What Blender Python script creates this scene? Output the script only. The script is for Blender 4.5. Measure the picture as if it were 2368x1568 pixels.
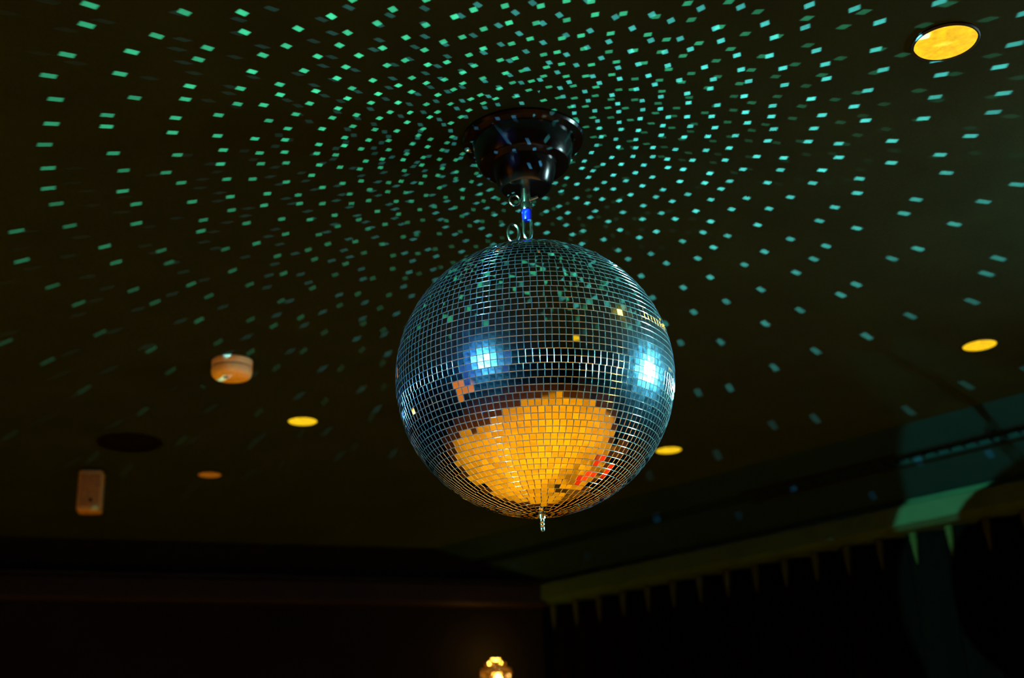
import bpy, math, random
from mathutils import Vector, Matrix

# ------------------------------------------------------------------ scene reset
for o in list(bpy.data.objects):
    bpy.data.objects.remove(o)
sc = bpy.context.scene
col = sc.collection
rnd = random.Random(11)
PI = math.pi

# ------------------------------------------------------------------ camera (2368 x 1568 frame)
W, H, FPX = 2368, 1568, 2950.0
PITCH, ROLL = math.radians(20.8), math.radians(-2.5)
EYE = Vector((0, 0, 1.7))
fw = Vector((0, math.cos(PITCH), math.sin(PITCH)))
rt0 = Vector((1, 0, 0)); up0 = rt0.cross(fw)
rt = rt0 * math.cos(ROLL) + up0 * math.sin(ROLL)
up = -rt0 * math.sin(ROLL) + up0 * math.cos(ROLL)
cam_data = bpy.data.cameras.new('camera')
cam = bpy.data.objects.new('camera', cam_data); col.objects.link(cam)
m = Matrix((rt, up, -fw)).transposed().to_4x4(); m.translation = EYE
cam.matrix_world = m
cam_data.sensor_fit = 'HORIZONTAL'; cam_data.sensor_width = 36.0
cam_data.lens = 36.0 * FPX / W
cam_data.clip_start = 0.05; cam_data.clip_end = 60
cam_data.dof.use_dof = True; cam_data.dof.focus_distance = 1.72; cam_data.dof.aperture_fstop = 4.0
sc.camera = cam

# ------------------------------------------------------------------ world and exposure
world = bpy.data.worlds.new('world'); sc.world = world
world.use_nodes = True
world.node_tree.nodes['Background'].inputs[0].default_value = (0.02, 0.02, 0.025, 1)
world.node_tree.nodes['Background'].inputs[1].default_value = 0.01
vs = sc.view_settings
vs.view_transform = 'Standard'; vs.look = 'None'; vs.gamma = 1.0; vs.use_curve_mapping = False
vs.exposure = 0.0
sc.cycles.use_light_tree = False
sc.cycles.sample_clamp_indirect = 4.0
sc.cycles.max_bounces = 5; sc.cycles.diffuse_bounces = 2; sc.cycles.glossy_bounces = 3
sc.cycles.caustics_reflective = False

# ------------------------------------------------------------------ measures
CEIL = 2.69                                    # ceiling height
R = 0.20                                       # mirror ball radius
def ray(px, py):
    v = fw + rt * ((px - W / 2) / FPX) - up * ((py - H / 2) / FPX)
    return v.normalized()
def on_z(px, py, z):                           # the point of a horizontal plane seen at a pixel
    v = ray(px, py); return EYE + v * ((z - EYE.z) / v.z)
BALL = EYE + ray(1237, 875) * 1.837
def azel(az, el):
    az, el = math.radians(az), math.radians(el)
    return Vector((math.cos(el) * math.sin(az), math.cos(el) * math.cos(az), math.sin(el)))
LAMP_CYAN = BALL + azel(83.3, 3.9) * 1.55      # pin spot to the right of the ball
LAMP_GREEN = BALL + azel(-141.7, .4) * 4.0   # pin spot behind the camera on the left
ADDED_BLUE = LAMP_GREEN + Vector((-0.13, 0.17, 0.05))  # added lamp, gives the halo on the ball its blue
# footprint of the room: corner, far wall to the left, left wall, back wall, right curtain wall
A = Vector((0.07, 4.96, 0)); Fc = Vector((-4.2, 3.41, 0)); G = Vector((-4.2, -3.6, 0))
K = Vector((4.9, -3.6, 0)); Ec = Vector((4.9, 0.13, 0))
CORN = 2.57                                    # top of the cornice, where the sloping border ends

# ------------------------------------------------------------------ helpers
def obj(name, verts, faces, mat, parent=None, smooth=False):
    me = bpy.data.meshes.new(name)
    me.from_pydata([tuple(v) for v in verts], [], faces); me.update()
    if smooth:
        for p in me.polygons: p.use_smooth = True
    o = bpy.data.objects.new(name, me); col.objects.link(o)
    if mat: me.materials.append(mat)
    if parent: o.parent = parent
    return o
def tag(o, label=None, cat=None, group=None, kind=None):
    if label: o['label'] = label
    if cat: o['category'] = cat
    if group: o['group'] = group
    if kind: o['kind'] = kind
    return o
def empty(name, loc, rot=None):
    o = bpy.data.objects.new(name, None); col.objects.link(o)
    o.location = loc; o.empty_display_size = 0.05
    if rot is not None: o.rotation_euler = rot
    return o
def struct(name, verts, faces, mat):
    return tag(obj(name, verts, faces, mat), kind='structure')
class MB:
    def __init__(s): s.v = []; s.f = []
    def add(s, v, f):
        b = len(s.v); s.v += [Vector(x) for x in v]; s.f += [tuple(i + b for i in q) for q in f]; return s
    def box(s, c, d, M=None):
        c = Vector(c); hx, hy, hz = d[0] / 2, d[1] / 2, d[2] / 2
        v = [Vector((x, y, z)) for z in (-hz, hz) for y in (-hy, hy) for x in (-hx, hx)]
        if M: v = [M @ x for x in v]
        return s.add([c + x for x in v], [(0, 2, 3, 1), (4, 5, 7, 6), (0, 1, 5, 4), (2, 6, 7, 3), (0, 4, 6, 2), (1, 3, 7, 5)])
    def cbox(s, c, d, ch, M=None):             # box with chamfered upright and level edges
        hx, hy, hz = d[0] / 2, d[1] / 2, d[2] / 2; c = Vector(c)
        def ring(z, k):
            x, y = hx - k, hy - k
            return [(-x + ch, -y, z), (x - ch, -y, z), (x, -y + ch, z), (x, y - ch, z), (x - ch, y, z), (-x + ch, y, z), (-x, y - ch, z), (-x, -y + ch, z)]
        rings = ring(-hz, ch * .7) + ring(-hz + ch, 0) + ring(hz - ch, 0) + ring(hz, ch * .7)
        v = [Vector(x) for x in rings]
        if M: v = [M @ x for x in v]
        f = [tuple(range(7, -1, -1)), tuple(range(24, 32))]
        for r in range(3):
            for k in range(8):
                f.append((r * 8 + k, r * 8 + (k + 1) % 8, r * 8 + 8 + (k + 1) % 8, r * 8 + 8 + k))
        return s.add([c + x for x in v], f)
    def lathe(s, prof, n=48, c=(0, 0, 0), M=None):   # prof: (radius, z) from one end to the other
        c = Vector(c); v = []; f = []
        for r, z in prof:
            for k in range(n):
                a = 2 * PI * k / n; p = Vector((r * math.cos(a), r * math.sin(a), z))
                v.append(c + (M @ p if M else p))
        for i in range(len(prof) - 1):
            for k in range(n):
                a, b = i * n + k, i * n + (k + 1) % n
                f.append((a, b, b + n, a + n))
        return s.add(v, f)
    def tube(s, pts, r, n=10, closed=False):
        pts = [Vector(p) for p in pts]; N = len(pts); v = []; f = []
        prev = None
        for i, p in enumerate(pts):
            t = (pts[(i + 1) % N] - pts[i - 1]) if closed else (pts[min(i + 1, N - 1)] - pts[max(i - 1, 0)])
            t.normalize()
            ref = prev if prev else (Vector((0, 0, 1)) if abs(t.z) < .9 else Vector((1, 0, 0)))
            a = (ref - t * ref.dot(t)).normalized(); b = t.cross(a); prev = a
            for k in range(n):
                q = 2 * PI * k / n; v.append(p + (a * math.cos(q) + b * math.sin(q)) * r)
        for i in range(N if closed else N - 1):
            for k in range(n):
                j = (i + 1) % N
                f.append((i * n + k, i * n + (k + 1) % n, j * n + (k + 1) % n, j * n + k))
        if not closed: f += [tuple(range(n - 1, -1, -1)), tuple(range((N - 1) * n, N * n))]
        return s.add(v, f)
    def build(s, name, mat, parent=None, smooth=False):
        o = obj(name, s.v, s.f, mat, parent, smooth)
        if smooth:
            try: o.data.set_sharp_from_angle(angle=math.radians(38))
            except Exception: pass
        return o
def aim(d):                                     # rotation that turns local -Z towards d
    return Vector(d).to_track_quat('-Z', 'Y').to_matrix()

# ------------------------------------------------------------------ materials
def mat(name, base=(.5, .5, .5), rough=.5, metal=0., spec=.5, noise=None, emit=None, es=0., bump=None):
    mt = bpy.data.materials.new(name); mt.use_nodes = True
    nt = mt.node_tree; b = nt.nodes['Principled BSDF']
    b.inputs['Base Color'].default_value = (*base, 1); b.inputs['Roughness'].default_value = rough
    b.inputs['Metallic'].default_value = metal; b.inputs['Specular IOR Level'].default_value = spec
    if emit:
        b.inputs['Emission Color'].default_value = (*emit, 1); b.inputs['Emission Strength'].default_value = es
    if noise or bump:
        tc = nt.nodes.new('ShaderNodeTexCoord'); nz = nt.nodes.new('ShaderNodeTexNoise')
        nt.links.new(tc.outputs['Object'], nz.inputs['Vector'])
        nz.inputs['Scale'].default_value = (noise or bump)[0]; nz.inputs['Detail'].default_value = 5
        if noise:
            rp = nt.nodes.new('ShaderNodeValToRGB'); k = noise[1]
            rp.color_ramp.elements[0].position = .3; rp.color_ramp.elements[1].position = .7
            rp.color_ramp.elements[0].color = (*[c * (1 - k) for c in base], 1)
            rp.color_ramp.elements[1].color = (*[min(1, c * (1 + k)) for c in base], 1)
            nt.links.new(nz.outputs['Fac'], rp.inputs['Fac']); nt.links.new(rp.outputs['Color'], b.inputs['Base Color'])
        if bump:
            bp = nt.nodes.new('ShaderNodeBump'); bp.inputs['Strength'].default_value = bump[1]; bp.inputs['Distance'].default_value = .002
            nt.links.new(nz.outputs['Fac'], bp.inputs['Height']); nt.links.new(bp.outputs['Normal'], b.inputs['Normal'])
    return mt
M = {}
M['ceiling'] = mat('black_ceiling_paint', (.0125, .0245, .0130), .9, spec=.02, noise=(6, .12))
M['border'] = mat('dark_blue_border_paint', (.0035, .0160, .0190), .8, spec=.05, noise=(5, .1))
M['cornice'] = mat('olive_cornice_paint', (.019, .050, .026), .6, spec=.1, noise=(9, .15))
M['far_cornice'] = mat('brown_cornice_paint', (.0065, .0045, .003), .6, spec=.1, noise=(9, .15))
M['wall'] = mat('black_wall_paint', (.004, .004, .004), .9, spec=.05, noise=(4, .2))
M['slot'] = mat('vent_black', (.003, .003, .003), .8, spec=.05)
M['curtain'] = mat('black_velvet', (.0012, .0013, .0012), .9, spec=.01, noise=(40, .2))
M['carpet'] = mat('dark_carpet', (.075, .034, .014), .95, spec=.02, noise=(60, .3))
M['white_plastic'] = mat('white_plastic', (.86, .74, .42), .35, noise=(25, .03))
M['trim_ring'] = mat('dark_trim_ring', (.004, .004, .003), .45, noise=(30, .1))
M['chrome'] = mat('chrome', (.85, .87, .88), .16, metal=1, noise=(80, .05))
M['steel'] = mat('brushed_steel', (.62, .64, .66), .28, metal=1, noise=(120, .1))
M['gloss_black'] = mat('gloss_black_plastic', (.006, .006, .007), .2, spec=.5, noise=(20, .1))
M['lamp_black'] = mat('black_lamp_enamel', (.02, .02, .022), .4, noise=(20, .1))
M['blue_reflection'] = mat('blue_reflection', (.01, .02, .85), .3, spec=.5, noise=(30, .05), emit=(.0, .02, 1.), es=.0)  # blue light reflected in the chrome, put into the colour
M['core'] = mat('ball_core_grey', (.02, .022, .024), .7, noise=(30, .2))
M['speaker'] = mat('black_speaker_grille', (.0025, .0015, .002), .7, spec=.05, noise=(90, .3))
M['red_vinyl'] = mat('red_vinyl', (.55, .03, .02), .4, noise=(15, .1))
M['brass'] = mat('aged_brass', (.55, .36, .12), .3, metal=1, noise=(30, .15))
M['bulb'] = mat('warm_bulb', (1, .8, .4), .5, emit=(1, .55, .12), es=14)
M['amber_panel'] = mat('amber_panel', (.6, .3, .05), .5, emit=(1, .27, .008), es=.6)
M['cyan_lens'] = mat('cyan_lens', (.8, 1, 1), .3, emit=(.55, .95, 1), es=60)
M['green_lens'] = mat('green_lens', (.8, 1, .9), .3, emit=(.55, 1, .9), es=40)
M['added_blue_lens'] = mat('added_blue_lens', (.3, .5, 1), .3, emit=(.05, .3, 1), es=30)
def crystal_mat():
    mt = bpy.data.materials.new('amber_crystal'); mt.use_nodes = True
    nt = mt.node_tree; b = nt.nodes['Principled BSDF']
    b.inputs['Base Color'].default_value = (1, .72, .25, 1); b.inputs['Roughness'].default_value = .03
    b.inputs['Transmission Weight'].default_value = .9; b.inputs['IOR'].default_value = 1.5
    return mt
M['crystal'] = crystal_mat()
def lens_mat(name, colr, es):                   # downlight diffuser: mottled warm glow
    mt = bpy.data.materials.new(name); mt.use_nodes = True
    nt = mt.node_tree; b = nt.nodes['Principled BSDF']
    b.inputs['Base Color'].default_value = (.08, .06, .02, 1)
    tc = nt.nodes.new('ShaderNodeTexCoord'); vo = nt.nodes.new('ShaderNodeTexNoise')
    vo.inputs['Scale'].default_value = 90; vo.inputs['Detail'].default_value = 3
    nt.links.new(tc.outputs['Object'], vo.inputs['Vector'])
    mr = nt.nodes.new('ShaderNodeMapRange'); mr.inputs[1].default_value = .3; mr.inputs[2].default_value = .7
    mr.inputs[3].default_value = es * .75; mr.inputs[4].default_value = es * 1.25
    nt.links.new(vo.outputs['Fac'], mr.inputs[0])
    b.inputs['Emission Color'].default_value = (*colr, 1)
    nt.links.new(mr.outputs[0], b.inputs['Emission Strength'])
    return mt
M['lens'] = lens_mat('amber_diffuser', (1, .62, .010), 1.0)
M['lens_dim'] = lens_mat('dim_amber_diffuser', (1, .27, .01), .2)
def wood_mat():
    mt = bpy.data.materials.new('parquet'); mt.use_nodes = True
    nt = mt.node_tree; b = nt.nodes['Principled BSDF']
    tc = nt.nodes.new('ShaderNodeTexCoord'); br = nt.nodes.new('ShaderNodeTexBrick')
    br.inputs['Scale'].default_value = 1.6; br.inputs['Mortar Size'].default_value = .004
    br.inputs['Color1'].default_value = (.76, .56, .07, 1); br.inputs['Color2'].default_value = (.54, .37, .04, 1)
    br.inputs['Mortar'].default_value = (.3, .18, .06, 1); br.inputs['Brick Width'].default_value = 1.0; br.inputs['Row Height'].default_value = .16
    nt.links.new(tc.outputs['Object'], br.inputs['Vector']); nt.links.new(br.outputs['Color'], b.inputs['Base Color'])
    b.inputs['Roughness'].default_value = .5; b.inputs['Specular IOR Level'].default_value = .2
    return mt
M['wood'] = wood_mat()
def mirror_mat():                               # silvered glass; smudged film, tinted blue to stand in for lamp glare
    mt = bpy.data.materials.new('mirror_glass'); mt.use_nodes = True
    nt = mt.node_tree; out = nt.nodes['Material Output']; nt.nodes.remove(nt.nodes['Principled BSDF'])
    g1 = nt.nodes.new('ShaderNodeBsdfGlossy'); g1.inputs['Color'].default_value = (.86, .88, .87, 1); g1.inputs['Roughness'].default_value = .015
    g2 = nt.nodes.new('ShaderNodeBsdfGlossy'); g2.inputs['Color'].default_value = (.45, .68, 1, 1); g2.inputs['Roughness'].default_value = .205
    tc = nt.nodes.new('ShaderNodeTexCoord'); nz = nt.nodes.new('ShaderNodeTexNoise')
    nz.inputs['Scale'].default_value = 160; nz.inputs['Detail'].default_value = 4
    nt.links.new(tc.outputs['Object'], nz.inputs['Vector'])
    mr = nt.nodes.new('ShaderNodeMapRange'); mr.inputs[1].default_value = .35; mr.inputs[2].default_value = .75
    mr.inputs[3].default_value = .016; mr.inputs[4].default_value = .08
    nt.links.new(nz.outputs['Fac'], mr.inputs[0])
    mx = nt.nodes.new('ShaderNodeMixShader')
    nt.links.new(mr.outputs[0], mx.inputs[0]); nt.links.new(g1.outputs[0], mx.inputs[1]); nt.links.new(g2.outputs[0], mx.inputs[2])
    nt.links.new(mx.outputs[0], out.inputs[0])
    return mt
M['mirror'] = mirror_mat()
def edge_mat():                                 # ground glass edges of the tiles
    mt = bpy.data.materials.new('ground_glass_edge'); mt.use_nodes = True
    nt = mt.node_tree; b = nt.nodes['Principled BSDF']
    b.inputs['Base Color'].default_value = (.80, .86, .86, 1); b.inputs['Roughness'].default_value = .085
    b.inputs['Metallic'].default_value = .955
    tc = nt.nodes.new('ShaderNodeTexCoord'); nz = nt.nodes.new('ShaderNodeTexNoise')
    nz.inputs['Scale'].default_value = 700; nz.inputs['Detail'].default_value = 2
    nt.links.new(tc.outputs['Object'], nz.inputs['Vector'])
    bp = nt.nodes.new('ShaderNodeBump'); bp.inputs['Strength'].default_value = .12; bp.inputs['Distance'].default_value = .0002
    nt.links.new(nz.outputs['Fac'], bp.inputs['Height']); nt.links.new(bp.outputs['Normal'], b.inputs['Normal'])
    return mt
M['edge'] = edge_mat()

# ------------------------------------------------------------------ the room
def wall(name, a, b, z0, z1, mt, t=.1, side=1):
    d = (b - a).normalized(); n = Vector((d.y, -d.x, 0)) * side * t
    v = [a, b, b + n, a + n]
    V = [Vector((p.x, p.y, z)) for z in (z0, z1) for p in v]
    return struct(name, V, [(0, 3, 2, 1), (4, 5, 6, 7), (0, 1, 5, 4), (1, 2, 6, 5), (2, 3, 7, 6), (3, 0, 4, 7)], mt)
foot = [A, Fc, G, K, Ec]
fl = [Vector((p.x, p.y, z)) for z in (-.1, 0) for p in foot]
quads = [(i, (i + 1) % 5, 5 + (i + 1) % 5, 5 + i) for i in range(5)]
struct('floor', fl, [(0, 1, 2, 3, 4), (9, 8, 7, 6, 5)] + quads, M['carpet'])
# main ceiling ends along the line x + y = 4.48 where the sloping border towards the curtain begins
ES = 4.48
e1 = Vector((4.9, ES - 4.9, 0)); dfar = (Fc - A).normalized()
tt = (ES - A.x - A.y) / (dfar.x + dfar.y); e0 = A + dfar * tt
cpoly = [e0, Fc, G, K, e1]
cv = [Vector((p.x, p.y, z)) for z in (CEIL, CEIL + .1) for p in cpoly]
struct('ceiling', cv, [(0, 1, 2, 3, 4), (9, 8, 7, 6, 5)] + quads, M['ceiling'])
wall('wall_far', A, Fc, 0, CEIL + .1, M['wall'], side=1)
wall('wall_left', Fc, G, 0, CEIL + .1, M['wall'], side=1)
wall('wall_back', G, K, 0, CEIL + .1, M['wall'], side=1)
wall('wall_side', K, Ec, 0, CEIL + .1, M['wall'], side=1)
wall('wall_right', A + Vector((.09, .09, 0)), Ec + Vector((.09, .09, 0)), 0, CEIL + .1, M['wall'], side=-1)
# sloping border in two boards with a slot vent between them: s = x + y of the line, z falls towards the wall
SW = A.x + A.y
def bz(s): return CEIL + (CORN - CEIL) * (s - ES) / (SW - ES)
dirw = Vector((1, -1, 0)).normalized()
def bpt(s, u, dz=0):                             # u: metres along the wall from the corner side
    base = Vector((A.x + (s - SW) / 2, A.y + (s - SW) / 2, 0))
    return base + dirw * u + Vector((0, 0, bz(s) + dz))
def board(name, s0, s1, u0, u1, dz, th, mt):
    v = [bpt(s0, u0, dz), bpt(s0, u1, dz), bpt(s1, u1, dz), bpt(s1, u0, dz)]
    v += [p + Vector((0, 0, th)) for p in v]
    return struct(name, v, [(0, 1, 2, 3), (7, 6, 5, 4), (0, 4, 5, 1), (1, 5, 6, 2), (2, 6, 7, 3), (3, 7, 4, 0)], mt)
sm = ES + .35 * (SW - ES)
board('trim_1', ES, sm, -.45, 6.7, 0, .03, M['border'])
board('trim_2', sm + .07, SW + .02, -.45, 6.7, 0, .03, M['border'])
board('trim_3', sm - .02, sm + .09, -.45, 6.7, .035, .02, M['slot'])
# cornices
def bar(name, a, b, z0, z1, inn, depth, mt):
    d = (b - a).normalized(); n = Vector(inn).normalized() * depth
    prof = [(0, z0), (.75, z0), (1, z0 + .012), (1, z1 - .022), (.8, z1 - .014), (.8, z1), (0, z1)]
    v = [p + n * k + Vector((0, 0, z)) for p in (a, b) for k, z in prof]
    N = len(prof); f = [(i, (i + 1) % N, N + (i + 1) % N, N + i) for i in range(N)] + [tuple(range(N - 1, -1, -1)), tuple(range(N, 2 * N))]
    return struct(name, v, f, mt)
inw = Vector((-1, -1, 0)).normalized()
nfar = Vector((dfar.y, -dfar.x, 0)); nfar = nfar if nfar.y < 0 else -nfar
bar('trim_4', A + inw * -.1, Ec + inw * -.1, CORN - .085, CORN + .004, inw, .14, M['cornice'])
bar('trim_5', A + nfar * 0, Fc, CORN - .10, CORN + .0, nfar, .05, M['far_cornice'])
# slot vent with slats
vent = empty('slot_vent', bpt(sm + .035, 2.0))
tag(vent, 'narrow black slot vent in the sloping ceiling border above the curtain', 'vent')
fv = MB()
for s_ in (sm - .006, sm + .076):
    for q in (0,):
        a_, b_ = bpt(s_, 1.15, -.002), bpt(s_, 3.1, -.002)
        fv.tube([a_, b_], .005, 6)
fo = fv.build('frame', M['slot'], vent); fo.matrix_parent_inverse = Matrix.Translation(-vent.location)
proto = None
for k in range(46):
    u = 1.18 + k * .0415
    mb = MB().tube([Vector((0, 0, 0)), bpt(sm + .072, u, .004) - bpt(sm - .002, u, .004)], .003, 6)
    if proto is None:
        proto = mb.build('slat', M['steel'], vent); s = proto
        proto.data.materials[0] = M['slot']
    else:
        s = bpy.data.objects.new('slat', proto.data); col.objects.link(s); s.parent = vent
    s.location = bpt(sm - .002, u, .004) - vent.location

# dance floor seen only in the mirrors
dfp = [(-3.4, 2.7), (-3.1, 1.5), (-2.0, .4), (-1.3, -.6), (-.5, -1.6), (1.5, -1.75), (3.2, -.7), (3.6, .9), (2.2, 2.45), (.35, 4.35), (-.8, 4.15), (-2.9, 3.45)]
nd = len(dfp)
dv = [Vector((x, y, z)) for z in (.001, .018) for x, y in dfp]
dfl = obj('dance_floor', dv, [tuple(range(nd - 1, -1, -1)), tuple(range(nd, 2 * nd))] + [(i, (i + 1) % nd, nd + (i + 1) % nd, nd + i) for i in range(nd)], M['wood'])
bpy.context.view_layer.update()
tag(dfl, kind='structure')

# ------------------------------------------------------------------ downlights
def spot(name, loc, d, energy, colr, angle, blend, radius, parent=None):
    ld = bpy.data.lights.new(name, 'SPOT'); ld.energy = energy; ld.color = colr
    ld.spot_size = math.radians(angle); ld.spot_blend = blend; ld.shadow_soft_size = radius
    o = bpy.data.objects.new(name, ld); col.objects.link(o)
    if parent: o.parent = parent
    o.location = loc; o.rotation_mode = 'QUATERNION'; o.rotation_quaternion = Vector(d).to_track_quat('-Z', 'Y')
    return o
def downlight(loc, r, label, lens, energy, colr=(1, .47, .012)):
    t = empty('downlight', loc)
    tag(t, label, 'downlight', 'round recessed ceiling downlights')
    MB().lathe([(r * .99, 0), (r * 1.06, 0), (r * 1.07, -.002), (r * 1.04, -.004), (r * .99, -.004)], 40).build('trim_ring', M['trim_ring'], t, True)
    MB().lathe([(0, -.0045), (r * .5, -.0042), (r * .97, -.003), (r * .995, -.001)], 40).build('diffuser', M[lens], t, True)
    if energy: spot('downlight_lamp', (0, 0, -.012), (0, 0, -1), energy, colr, 112, .55, .03, t)
    return t
RD = .0355
seen = [((2186, 95), 'large amber downlight nearest the camera at the upper right corner', 'lens', 1.0, RD * 1.22),
        ((2265, 796), 'amber downlight near the right edge above the curtain wall', 'lens', 1.0, RD * 1.08),
        ((700, 972), 'bright amber downlight beyond the round smoke detector', 'lens', 1.0, RD * 1.05),
        ((1546, 1039), 'amber downlight partly hidden behind the mirror ball', 'lens', 1.0, RD * 1.05),
        ((485, 1096), 'dim reddish downlight, the faintest one on the left', 'lens_dim', 0, RD * .93)]
DLE = 150
for px, lab, ln, k, r in seen:
    p = on_z(*px, CEIL); downlight(p, r, lab, ln, DLE * k)
places = [(-1.4, 1.0), (.9, .1), (2.4, 1.0), (-2.5, 2.3), (-.4, -.7), (2.2, -.8)]  # unseen downlights added to light the floor
for i, (x, y) in enumerate(places):
    downlight(Vector((x, y, CEIL)), RD * 1.1, 'added amber downlight outside the picture, ' + ['ahead on the left', 'above the camera', 'ahead on the right', 'by the far wall', 'behind the camera', 'in the back corner'][i] + ', mirrored in the ball', 'lens', DLE * 1.25)

# ------------------------------------------------------------------ smoke detector, box, ceiling speaker
dp = on_z(537, 836, CEIL)
det = empty('smoke_detector', dp)
tag(det, 'round cream smoke detector glowing orange from below, on the ceiling at the left', 'smoke detector')
rr = .0455
MB().lathe([(rr * .99, 0), (rr * 1.0, -.003), (rr * .98, -.014), (rr * .95, -.0155)], 48).build('base_ring', M['white_plastic'], det, True)
MB().lathe([(rr * .93, -.0155), (rr * .93, -.0175)], 48).build('shadow_gap', M['trim_ring'], det, True)
MB().lathe([(rr * .96, -.0175), (rr * 1.0, -.019), (rr * 1.0, -.026), (rr * .96, -.033), (rr * .86, -.038), (rr * .6, -.040), (0, -.041)], 48).build('cover', M['white_plastic'], det, True)
MB().lathe([(.006, 0), (.006, -.002), (0, -.0022)], 16, (-.010, -.012, -.0395)).build('test_button', M['trim_ring'], det, True)
bp_ = on_z(214, 1086, CEIL)
bxo = empty('wall_box_speaker', bp_, (0, 0, math.radians(10)))
bxo.name = 'box_speaker'
tag(bxo, 'small upright tan speaker box under the ceiling at the far left', 'speaker')
bm_ = mat('tan_plastic', (.34, .22, .08), .4, noise=(25, .05))
MB().cbox((0, 0, -.066), (.066, .052, .118), .005).build('cabinet', bm_, bxo)
MB().box((0, .012, -.0035), (.05, .03, .007)).build('mounting_plate', M['trim_ring'], bxo)
gm = mat('brown_speaker_cloth', (.20, .11, .035), .8, noise=(120, .2))
MB().cbox((.001, -.0265, -.066), (.054, .004, .092), .0018).build('front_grille', gm, bxo)
MB().lathe([(.0055, 0), (.0055, .003), (0, .0035)], 14, (.006, -.0285, -.096), Matrix.Rotation(PI / 2, 3, 'X')).build('badge', M['chrome'], bxo, True)
cp = on_z(300, 1022, CEIL)
cs = empty('ceiling_speaker', cp)
tag(cs, 'dark round speaker grille flush in the ceiling above the small box', 'speaker')
MB().lathe([(.070, 0), (.083, 0), (.085, -.003), (.080, -.006), (.070, -.005)], 48).build('rim', M['speaker'], cs, True)
MB().lathe([(0, -.004), (.05, -.0038), (.070, -.002)], 48).build('grille', M['speaker'], cs, True)

# ------------------------------------------------------------------ curtain on the right wall
cu = empty('curtain', A + dirw * 2 + Vector((0, 0, 0)))
tag(cu, 'long black pleated curtain hanging under the olive cornice along the wall', 'curtain')
LW = (Ec - A).length; PL = .118; ztop = CORN - .088
c0 = A + Vector((.045, .045, 0))                # centre plane of the cloth, just behind the cornice face
nseg = int(LW / PL * 14)
prof_z = [ztop, ztop - .03, ztop - .07, ztop - .12, ztop - .25, ztop - .6, 1.2, .6, .03]
amp_z = [.020, .016, .013, .017, .023, .027, .030, .032, .034]
V = []; Fq = []
for z, am in zip(prof_z, amp_z):
    for i in range(nseg + 1):
        u = LW * i / nseg
        ph = 2 * PI * u / PL
        w = math.sin(ph) + .25 * math.sin(2 * ph + .6) + .25 * math.sin(ph * .37 + z * .5)
        p = c0 + dirw * (u + .006 * math.cos(ph * .5)) + inw * (am * w)
        V.append(Vector((p.x, p.y, z)) - cu.location)
n1 = nseg + 1
for j in range(len(prof_z) - 1):
    for i in range(nseg):
        Fq.append((j * n1 + i, j * n1 + i + 1, (j + 1) * n1 + i + 1, (j + 1) * n1 + i))
cl = obj('cloth', V, Fq, M['curtain'], cu, True)
sd = cl.modifiers.new('thickness', 'SOLIDIFY'); sd.thickness = .003
M['pleat'] = mat('pleat_heading', (.015, .026, .006), .7, spec=.1, noise=(60, .2))
pm = None
for k in range(int(LW / PL) - 1):
    u = (k + .25) * PL
    p = c0 + dirw * u + inw * .030
    if pm is None:
        mb = MB()
        mb.lathe([(.0, 0), (.013, -.002), (.0125, -.02), (.009, -.05), (.004, -.085), (0, -.1)], 10)
        s = pm = mb.build('pleat', M['pleat'], cl, True)
    else:
        s = bpy.data.objects.new('pleat', pm.data); col.objects.link(s); s.parent = cl
    s.location = Vector((p.x, p.y, ztop + .002)) - cu.location

# ------------------------------------------------------------------ crystal wall lamps
def crystal_lamp(loc, label, energy, n):
    t = empty('crystal_wall_lamp', loc)
    t.rotation_euler = (0, 0, math.atan2(nfar.x, -nfar.y))        # local -Y points into the room
    tag(t, label, 'wall lamp')
    MB().cbox((0, -.012, -.10), (.09, .022, .16), .006).build('back_plate', M['brass'], t)
    MB().tube([(0, -.02, -.14), (0, -.08, -.17), (0, -.12, -.15), (0, -.125, -.10)], .007, 8).build('arm', M['brass'], t, True)
    MB().lathe([(.0, -.11), (.02, -.108), (.05, -.095), (.062, -.085), (.060, -.080), (0, -.09)], 24, (0, -.125, 0)).build('cup', M['brass'], t, True)
    MB().lathe([(0, -.085), (.012, -.08), (.020, -.055), (.014, -.03), (.004, -.012), (0, -.01)], 16, (0.008, -.125, 0)).build('bulb', M['bulb'], t, True)
    MB().lathe([(.052, .0), (.056, .0), (.056, .006), (.052, .006), (.052, .0)], 28, (0, -.125, 0)).build('ring', M['brass'], t, True)
    drop = None
    for row, (rad, z, cnt) in enumerate([(.054, -.012, 12), (.054, -.042, 12), (.050, -.070, 10), (.034, .016, 8), (.016, .030, 5)]):
        for k in range(cnt):
            a = 2 * PI * (k + .5 * (row % 2)) / cnt
            if drop is None:
                drop = MB().lathe([(0, .012), (.0085, .003), (.0085, -.003), (0, -.014)], 6).build('crystal_drop', M['crystal'], t); s = drop
            else:
                s = bpy.data.objects.new('crystal_drop', drop.data); col.objects.link(s); s.parent = t
            s.location = (rad * math.cos(a), -.125 + rad * math.sin(a), z); s.rotation_euler = (0, 0, a)
    ld = bpy.data.lights.new('lamp_glow', 'POINT'); ld.energy = energy; ld.color = (1, .45, .05); ld.shadow_soft_size = .02
    lo = bpy.data.objects.new('lamp_glow', ld); col.objects.link(lo); lo.parent = t; lo.location = (0, -.125, .06)
    return t
def far_wall_point(px, py):
    v = ray(px, py); k = (A - EYE).dot(nfar) / v.dot(nfar); return EYE + v * k
crystal_lamp(far_wall_point(1122, 1560), 'glowing amber crystal lamp on the far wall at the bottom edge', 1.2, 12)
lp = A + dfar * 3.4; 
crystal_lamp(Vector((lp.x, lp.y, 2.2)), 'second crystal lamp on the far wall, only mirrored in the ball', 1.2, 12)

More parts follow.
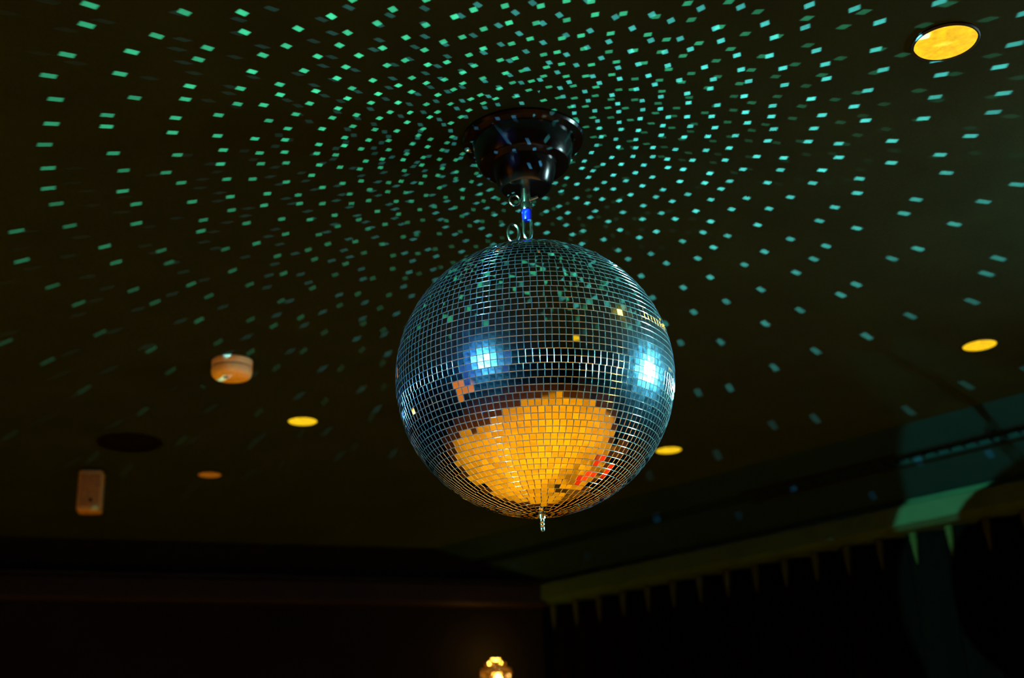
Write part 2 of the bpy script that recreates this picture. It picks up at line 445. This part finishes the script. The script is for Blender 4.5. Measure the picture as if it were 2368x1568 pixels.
# ------------------------------------------------------------------ things mirrored in the ball: panel, lantern, stools
pn = empty('amber_wall_panel', (-4.2, -.75, 1.1))
tag(pn, 'backlit amber wall panel, only mirrored in the ball', 'wall light')
MB().cbox((.02, 0, 0), (.04, 2.1, 1.2), .008).build('frame', M['lamp_black'], pn)
for k in range(2):
    MB().cbox((.042, -.51 + 1.02 * k, 0), (.01, .98, 1.1), .003).build('panel', M['amber_panel'], pn)
bs_c = BALL + azel(-141.7, 0) * 4.75
scr = empty('blue_backdrop', Vector((bs_c.x, bs_c.y, 1.97)), (0, 0, math.radians(-38.3)))  # added glowing surface for the blue haze mirrored in the ball
tag(scr, 'added blue glowing screen behind the camera, only mirrored in the ball', 'backdrop')
M['backdrop'] = lens_mat('blue_backdrop_glow', (.004, .070, .50), .34)
MB().cbox((0, 0, 0), (3.4, .06, 1.36), .01).build('frame', M['lamp_black'], scr)
for kx in range(7):
    for kz in range(3):
        MB().cbox((-1.44 + .48 * kx, .031, -.44 + .44 * kz), (.475, .01, .435), .002).build('panel', M['backdrop'], scr)
lt = empty('floor_lantern', (.15, -3.0, 0))
tag(lt, 'small amber floor lantern, only mirrored in the ball', 'lantern')
MB().cbox((0, 0, .02), (.3, .3, .04), .008).build('base', M['lamp_black'], lt)
MB().cbox((0, 0, .29), (.24, .24, .5), .02).build('shade', M['amber_panel'], lt)
MB().cbox((0, 0, .56), (.3, .3, .04), .008).build('top', M['lamp_black'], lt)
st0 = None
for k, (x, y) in enumerate([(.80, 2.42), (1.18, 2.18), (1.35, 2.80), (2.17, 2.55)]):
    t = empty('bar_stool', (x, y, 0.018), (0, 0, .5 * k))
    tag(t, 'red vinyl bar stool ' + ['closest to the mirror ball', 'between the ball and the bar table', 'on the curtain side of the bar table', 'farthest from the mirror ball'][k] + ', only mirrored', 'stool', 'red bar stools on the dance floor')
    if st0 is None:
        parts = [MB().lathe([(0, .70), (.17, .70), (.185, .715), (.185, .755), (.165, .78), (0, .785)], 28).build('seat', M['red_vinyl'], t, True),
                 MB().lathe([(.150, .27), (.158, .27), (.158, .285), (.150, .285), (.150, .27)], 28).build('foot_ring', M['chrome'], t, True)]
        for q in range(4):
            a = PI / 4 + q * PI / 2
            parts.append(MB().tube([(.11 * math.cos(a), .11 * math.sin(a), .705), (.19 * math.cos(a), .19 * math.sin(a), .0)], .012, 8).build('leg', M['chrome'], t, True))
        st0 = parts
    else:
        for p in st0:
            s = p.copy(); col.objects.link(s); s.parent = t

M['dark_wood'] = mat('dark_wood', (.03, .016, .008), .35, noise=(14, .3))
for k, (x, y) in enumerate([(.52, 2.93), (1.66, 2.36)]):
    t = empty('bar_table', (x, y, .018))
    tag(t, ['dark round bar table among the red stools, only mirrored in the ball', 'second dark round bar table nearer the curtain, only mirrored in the ball'][k], 'table')
    MB().lathe([(0, 1.0), (.26, 1.0), (.27, 1.01), (.27, 1.03), (.26, 1.04), (0, 1.04)], 32).build('table_top', M['dark_wood'], t, True)
    MB().lathe([(.03, .02), (.03, 1.0)], 16).build('pedestal', M['lamp_black'], t, True)
    MB().lathe([(.0, 0), (.2, 0), (.2, .012), (.05, .03), (0, .03)], 28).build('base', M['lamp_black'], t, True)

# ------------------------------------------------------------------ pin spots that light the ball
def pin_spot(loc, label, lens, energy, colr, angle, blend, radius, size):
    d = (BALL - loc).normalized()
    t = empty('pin_spot', loc); tag(t, label, 'spotlight', 'pin spots aimed at the mirror ball')
    Rm = aim(d)                                   # local -Z = beam
    r = size
    MB().lathe([(r, 0), (r * 1.05, .004), (r * 1.05, .13), (r * .8, .19), (r * .35, .21), (0, .212)], 32, (0, 0, 0), Rm).build('housing', M['lamp_black'], t, True)
    MB().lathe([(0, .008), (r * .6, .007), (r * .92, .004)], 32, (0, 0, 0), Rm).build('lens', M[lens], t, True)
    side = Rm @ Vector((1, 0, 0)); back = Rm @ Vector((0, 0, .08))
    top = CEIL - .006 - loc.z
    pts = [back + side * (r * 1.12), back + side * (r * 1.3), Vector((back.x, back.y, 0)) + side * (r * 1.3) + Vector((0, 0, top * .55)),
           Vector((back.x, back.y, top * .6)), Vector((back.x, back.y, 0)) - side * (r * 1.3) + Vector((0, 0, top * .55)), back - side * (r * 1.3), back - side * (r * 1.12)]
    MB().tube(pts, .006, 8).build('yoke', M['lamp_black'], t, True)
    MB().tube([(back.x, back.y, top * .6), (back.x, back.y, top)], .008, 10).build('drop_rod', M['lamp_black'], t, True)
    MB().lathe([(.045, top + .006), (.045, top), (.04, top - .004), (0, top - .004)], 24, (back.x, back.y, 0)).build('ceiling_plate', M['lamp_black'], t, True)
    spot('pin_beam', d * .012, d, energy, colr, angle, blend, radius, t)
    return t
CY = (.22, .95, 1.0); GR = (.22, 1.0, .72); BL = (.03, .22, 1.0)
pin_spot(LAMP_CYAN, 'black pin spot with a cyan beam beside the ball, mirrored as the white glare', 'cyan_lens', 2400, CY, 17.5, .3, .03, .14)
pin_spot(LAMP_GREEN, 'black pin spot with a green beam behind the camera', 'green_lens', 2100, GR, 8.9, .04, .012, .05)
pin_spot(ADDED_BLUE, 'added black pin spot behind the camera that tints the ball halo blue', 'added_blue_lens', 2300, BL, 5.3, .4, .03, .07)

# ------------------------------------------------------------------ mirror ball motor
ax = Vector((BALL.x, BALL.y, 0))
mo = empty('ball_motor', Vector((BALL.x, BALL.y, CEIL)))
tag(mo, 'glossy black ceiling motor that carries the mirror ball', 'motor')
MB().lathe([(.094, 0), (.0945, -.004), (.092, -.008), (.078, -.0085)], 64).build('flange', M['gloss_black'], mo, True)
MB().lathe([(.079, -.007), (.0785, -.012), (.071, -.044), (.0685, -.0475), (.048, -.048)], 64).build('housing', M['gloss_black'], mo, True)
MB().lathe([(.051, -.047), (.050, -.052), (.0395, -.085), (.036, -.0885), (0, -.0885)], 64).build('gear_cap', M['gloss_black'], mo, True)
for k in range(3):
    a = .9 + k * 2 * PI / 3
    MB().lathe([(.004, 0), (.004, -.002), (.0015, -.003), (0, -.003)], 12, (.086 * math.cos(a), .086 * math.sin(a), -.008)).build('screw', M['steel'], mo, True)
MB().lathe([(.0075, -.087), (.0075, -.119), (.0065, -.121), (0, -.121)], 24).build('shaft', M['chrome'], mo, True); sft = bpy.data.objects['shaft']
MB().lathe([(.0088, -.112), (.0092, -.114), (.0092, -.122), (.0085, -.124), (0, -.124)], 24).build('collar', M['chrome'], sft, True)
MB().lathe([(.0070, -.122), (.0074, -.124), (.0074, -.138), (.0066, -.140), (0, -.140)], 24).build('sleeve', M['blue_reflection'], sft, True)
ringp = [(-.0175 + .0075 * math.cos(2 * PI * k / 24), -.004, -.1075 + .0085 * math.sin(2 * PI * k / 24)) for k in range(24)]
MB().tube(ringp, .0018, 8, True).build('split_ring', M['chrome'], sft, True)
MB().tube([(.006, -.003, -.1075), (.018, -.004, -.1035)], .0026, 10).build('lock_screw', M['chrome'], sft, True)
# shackle: two prongs reaching down to the ball's eye
sh = MB()
sh.tube([(-.0055, 0, -.136), (-.0055, 0, -.160), (-.004, 0, -.168), (0, 0, -.1715), (.004, 0, -.168), (.0055, 0, -.160), (.0055, 0, -.136)], .0025, 8)
sh.build('shackle', M['chrome'], mo, True)

# ------------------------------------------------------------------ mirror ball
ball = empty('mirror_ball', BALL)
tag(ball, 'large mirror ball of square silver tiles hanging from the ceiling motor', 'mirror ball')
def uv_sphere(r, nu=64, nv=32):
    return MB().lathe([(r * math.sin(PI * j / nv) if 0 < j < nv else 0, -r * math.cos(PI * j / nv)) for j in range(nv + 1)], nu)
uv_sphere(R - .0020).build('core', M['core'], ball, True)
MB().lathe([(.017, .1975), (.0165, .2015), (.006, .2025), (0, .2025)], 28).build('top_cap', M['steel'], ball, True)
eye = [(.0075 * math.cos(a), 0, .2105 + .0095 * math.sin(a)) for a in [2 * PI * k / 24 for k in range(24)]]
MB().tube([(x, .0, z) for x, y, z in eye], .0020, 8, True).build('hanging_eye', M['chrome'], ball, True)
def loop(cx, cy, z0, rw, rh, th):
    pts = [(cx + rw * math.sin(2 * PI * k / 28), cy, z0 + rh - rh * math.cos(2 * PI * k / 28)) for k in range(28)]
    return MB().tube(pts, th, 8, True)
lo = loop(-.0215, -.004, .2155, .0082, .0145, .0023)
lo.tube([(-.0215, -.004, .1965), (-.0215, -.004, .2175)], .0024, 8)
lo.build('safety_eye', M['chrome'], ball, True)
sb = MB().lathe([(0, -.224), (.0025, -.2235), (.0035, -.221), (.0035, -.217), (.0029, -.216), (.0036, -.215), (.0036, -.212), (.0029, -.211), (.0036, -.210), (.0036, -.206), (.0055, -.2055), (.0055, -.1995), (.011, -.1990), (.011, -.1975)], 16)
sb.build('bottom_bolt', M['chrome'], ball, True)
# tiles: strips of two rows share their columns, like the mosaic sheets they come on
PITCH_T = .0092
nrow = int(round(PI * R / PITCH_T)); dlat = PI / nrow
HT = PITCH_T / 2 - .00012; CH = .00055; CY_ = .72; TH = .0022
def tile_mesh_data(hx, hy):
    v = []; f = []
    steps = [(0, -TH), (0, -CH)] + [(CH * (1 - math.cos(q)), -CH * (1 - math.sin(q))) for q in (PI / 6, PI / 3)] + [(CH, 0)]
    def corners(ins, z):
        x, y = hx - ins, hy - ins * CY_
        return [(-x, -y, z), (x, -y, z), (x, y, z), (-x, y, z)]
    v += corners(CH, 0); f.append((0, 1, 2, 3))    # flat mirror face
    for i in range(4):                             # each rounded edge is a strip of its own, so that it shades like a rod
        b0 = len(v)
        for ins, z in steps:
            c4 = corners(ins, z); v += [c4[i], c4[(i + 1) % 4]]
        for j in range(len(steps) - 1):
            f.append((b0 + 2 * j, b0 + 2 * j + 1, b0 + 2 * j + 3, b0 + 2 * j + 2))
    return v, f
tr = random.Random(5)
tiles = []                                       # (normal, tangent east, tangent north, centre)
cnt = off = 0
for i in range(1, nrow - 1):
    lat = -PI / 2 + dlat * (i + .5)
    if i % 2 == 1:
        lm = lat + dlat / 2
        cnt = max(5, int(2 * PI * R * max(math.cos(lat), math.cos(lat + dlat)) / PITCH_T)); off = ((i - 1) // 2 * .618034 % 1) * 2 * PI
    for k in range(cnt):
        a = off + 2 * PI * k / cnt
        n = Vector((math.cos(lat) * math.cos(a), math.cos(lat) * math.sin(a), math.sin(lat)))
        e = Vector((-math.sin(a), math.cos(a), 0)); q = n.cross(e)
        hx = min(HT, 2 * PI * R * math.cos(lat) / cnt / 2 - .0001)
        s = .011 if tr.random() > .09 else .034
        nn = (n + e * tr.gauss(0, s) + q * tr.gauss(0, s)).normalized()
        tiles.append([n, nn, hx])
base_v, base_f = tile_mesh_data(HT, HT)
tme = bpy.data.meshes.new('mirror_tile'); tme.from_pydata(base_v, [], base_f); tme.update()
tme.materials.append(M['mirror']); tme.materials.append(M['edge'])
for i, p in enumerate(tme.polygons): p.material_index = 0 if i == 0 else 1; p.use_smooth = i > 0
def tile_matrix(t):
    n, nn, hx = t
    e = Vector((-n.y, n.x, 0)).normalized(); e = (e - nn * e.dot(nn)).normalized(); q = nn.cross(e)
    mm = Matrix((e * (hx / HT), q, nn)).transposed().to_4x4(); mm.translation = n * R
    return mm
view = (EYE - BALL).normalized()
order = sorted(range(len(tiles)), key=lambda i: -(tiles[i][0].dot(view)))
single = set(order[:300])
jv = []; jf = []; jm = []
for i, t in enumerate(tiles):
    mm = tile_matrix(t)
    if i in single:
        s = bpy.data.objects.new('mirror_tile', tme); col.objects.link(s); s.parent = ball; s.matrix_local = mm
    else:
        b = len(jv); jv += [mm @ Vector(v) for v in base_v]; jf += [tuple(x + b for x in q) for q in base_f]; jm += [0] + [1] * (len(base_f) - 1)
rest = obj('mirror_tile_cover', jv, jf, None, ball)
rest.data.polygons.foreach_set('use_smooth', [k == 1 for k in jm])
rest.data.materials.append(M['mirror']); rest.data.materials.append(M['edge'])
rest.data.polygons.foreach_set('material_index', jm); rest['kind'] = 'stuff'

# glowing lenses and panels are found by the rays themselves; the lamps inside them are what lights the room
for mt in bpy.data.materials:
    mt.cycles.emission_sampling = 'NONE'

# ------------------------------------------------------------------ lamps added for the beams the tiles throw back
# Each pin spot is thrown back by the ball as one small beam per tile.  Added patterned lamps stand in for it, at a few
# spots on its surface; the light's own nodes follow the law of reflection on the tile grid built above.
class X:                                         # tiny expression builder for shader nodes
    nt = None
    def __init__(s, k): s.k = k
    @staticmethod
    def put(sock, v):
        if isinstance(v, X): X.nt.links.new(v.k, sock)
        elif isinstance(v, Vector): sock.default_value = tuple(v)
        else: sock.default_value = v
    @staticmethod
    def m(op, *a):
        n = X.nt.nodes.new('ShaderNodeMath'); n.operation = op
        for i, v in enumerate(a): X.put(n.inputs[i], v)
        return X(n.outputs[0])
    @staticmethod
    def v(op, *a):
        n = X.nt.nodes.new('ShaderNodeVectorMath'); n.operation = op
        for i, v in enumerate(a): X.put(n.inputs[3] if (op == 'SCALE' and i == 1) else n.inputs[i], v)
        return X(n.outputs['Value'] if op in ('DOT_PRODUCT', 'LENGTH') else n.outputs['Vector'])
    @staticmethod
    def xyz(a, b, c):
        n = X.nt.nodes.new('ShaderNodeCombineXYZ')
        for i, v in enumerate((a, b, c)): X.put(n.inputs[i], v)
        return X(n.outputs[0])
    def sep(s):
        n = X.nt.nodes.new('ShaderNodeSeparateXYZ'); X.nt.links.new(s.k, n.inputs[0]); return [X(o) for o in n.outputs]
    def __add__(s, o): return X.m('ADD', s, o)
    def __sub__(s, o): return X.m('SUBTRACT', s, o)
    def __mul__(s, o): return X.m('MULTIPLY', s, o)
    def __truediv__(s, o): return X.m('DIVIDE', s, o)
add = lambda a, b: X.v('ADD', a, b)
sub = lambda a, b: X.v('SUBTRACT', a, b)
scl = lambda a, k: X.v('SCALE', a, k)
dot = lambda a, b: X.v('DOT_PRODUCT', a, b)
nrm = lambda a: X.v('NORMALIZE', a)
DIV = math.tan(math.radians(.21))                # how fast a beam widens
def reflect_nodes(ld, Pj, L, az_j, half, colr, power):
    ld.use_nodes = True; nt = ld.node_tree; X.nt = nt
    em = nt.nodes['Emission']
    ge = nt.nodes.new('ShaderNodeNewGeometry'); d = X(ge.outputs['Incoming'])
    dz = d.sep()[2]; s = X.m('DIVIDE', CEIL - Pj.z, X.m('MAXIMUM', dz, .03))
    P = add(scl(d, s), Pj)                        # where this ray meets the ceiling
    rel = sub(P, BALL)
    n0 = nrm(add(nrm(rel), (L - BALL).normalized()))
    Pt = add(scl(n0, R), BALL)
    n1 = nrm(add(nrm(sub(P, Pt)), nrm(sub(L, Pt))))
    Pt = add(scl(n1, R), BALL)
    n1 = nrm(add(nrm(sub(P, Pt)), nrm(sub(L, Pt))))   # the normal that sends lamp light there
    nx, ny, nz = n1.sep()
    row = X.m('FLOOR', (X.m('ARCSINE', nz) + PI / 2) / dlat)
    j = X.m('FLOOR', (row - 1) / 2)
    la = j * (2 * dlat) + (1.5 * dlat - PI / 2)
    cn = X.m('MAXIMUM', X.m('FLOOR', X.m('MAXIMUM', X.m('COSINE', la), X.m('COSINE', la + dlat)) * (2 * PI * R / PITCH_T)), 5.)
    of = X.m('FRACT', j * .618034) * (2 * PI)
    k = X.m('FLOOR', (X.m('ARCTAN2', ny, nx) - of) * cn / (2 * PI) + .5)
    a = of + k * (2 * PI) / cn
    lc = row * dlat + (.5 * dlat - PI / 2)
    ca, sa, cl_, sl = X.m('COSINE', a), X.m('SINE', a), X.m('COSINE', lc), X.m('SINE', lc)
    n = X.xyz(cl_ * ca, cl_ * sa, sl); e = X.xyz(sa * -1., ca, 0.); q = X.v('CROSS_PRODUCT', n, e)
    wn = nt.nodes.new('ShaderNodeTexWhiteNoise'); wn.noise_dimensions = '3D'
    X.put(wn.inputs['Vector'], X.xyz(row, X.m('FLOORED_MODULO', k, cn), .5))
    w1, w2, w3 = X(wn.outputs['Color']).sep()
    nn = nrm(add(n, add(scl(e, (w1 - .5) * .030), scl(q, (w2 - .5) * .024))))
    c = add(scl(n, R), BALL); l = nrm(sub(L, c)); cs = dot(l, nn)
    r = sub(scl(nn, cs * 2.), l); rz = r.sep()[2]
    Xc = add(c, scl(r, (X.m('SUBTRACT', CEIL, c.sep()[2])) / X.m('MAXIMUM', rz, .02)))
    D = sub(P, Xc); D = sub(D, scl(r, dot(D, r)))
    ep = sub(e, scl(r, dot(e, r))); qp = sub(q, scl(r, dot(q, r)))
    xh = nrm(ep); yh = X.v('CROSS_PRODUCT', r, xh)
    ds = X.v('LENGTH', sub(P, c))
    su = X.v('LENGTH', ep) * (HT * .78) + ds * DIV
    sv = X.m('ABSOLUTE', dot(qp, yh)) * (HT * .78) + ds * DIV
    def edge(t, w):
        mr = nt.nodes.new('ShaderNodeMapRange'); mr.interpolation_type = 'SMOOTHSTEP'
        X.put(mr.inputs[0], X.m('ABSOLUTE', t) / w); mr.inputs[1].default_value = 1.3; mr.inputs[2].default_value = .7
        return X(mr.outputs[0])
    mask = edge(dot(D, xh), su) * edge(dot(D, yh), sv)
    low = nt.nodes.new('ShaderNodeMapRange'); low.interpolation_type = 'SMOOTHSTEP'
    X.put(low.inputs[0], dz); low.inputs[1].default_value = .04; low.inputs[2].default_value = .32
    mask = mask * X.m('GREATER_THAN', cs, .03) * X(low.outputs[0]) * X.m('GREATER_THAN', dot(l, n), .03)
    rx, ry, _ = rel.sep()
    hor = X.m('SQRT', rx * rx + ry * ry)
    mask = mask * X.m('GREATER_THAN', (rx * math.sin(az_j) + ry * math.cos(az_j)) / hor, math.cos(half))
    sl_ = X.v('LENGTH', sub(P, Pj))
    st = mask * cs * (cs * cs * 1.5 + .03) * sl_ * sl_ / (su * sv) * (w3 * .6 + .7) * (power * HT * HT)
    X.put(em.inputs['Strength'], st); em.inputs['Color'].default_value = (*colr, 1)
NSEC = 4
def reflected(L, colr, power):
    for i in range(NSEC):
        az = 2 * PI * i / NSEC + .6
        d = azel(math.degrees(az), 30); n = (d + (L - BALL).normalized()).normalized()
        Pj = BALL + n * (R + .004)
        o = spot('added_tile_beams', n * (R + .004), azel(math.degrees(az), 42), 4 * PI, (1, 1, 1), 128, 0, 0, ball)
        reflect_nodes(o.data, Pj, L, az, PI / NSEC, colr, power)
reflected(LAMP_CYAN, (.14, .75, 1.15), 160)
reflected(LAMP_GREEN, (.10, .80, .68), 120)
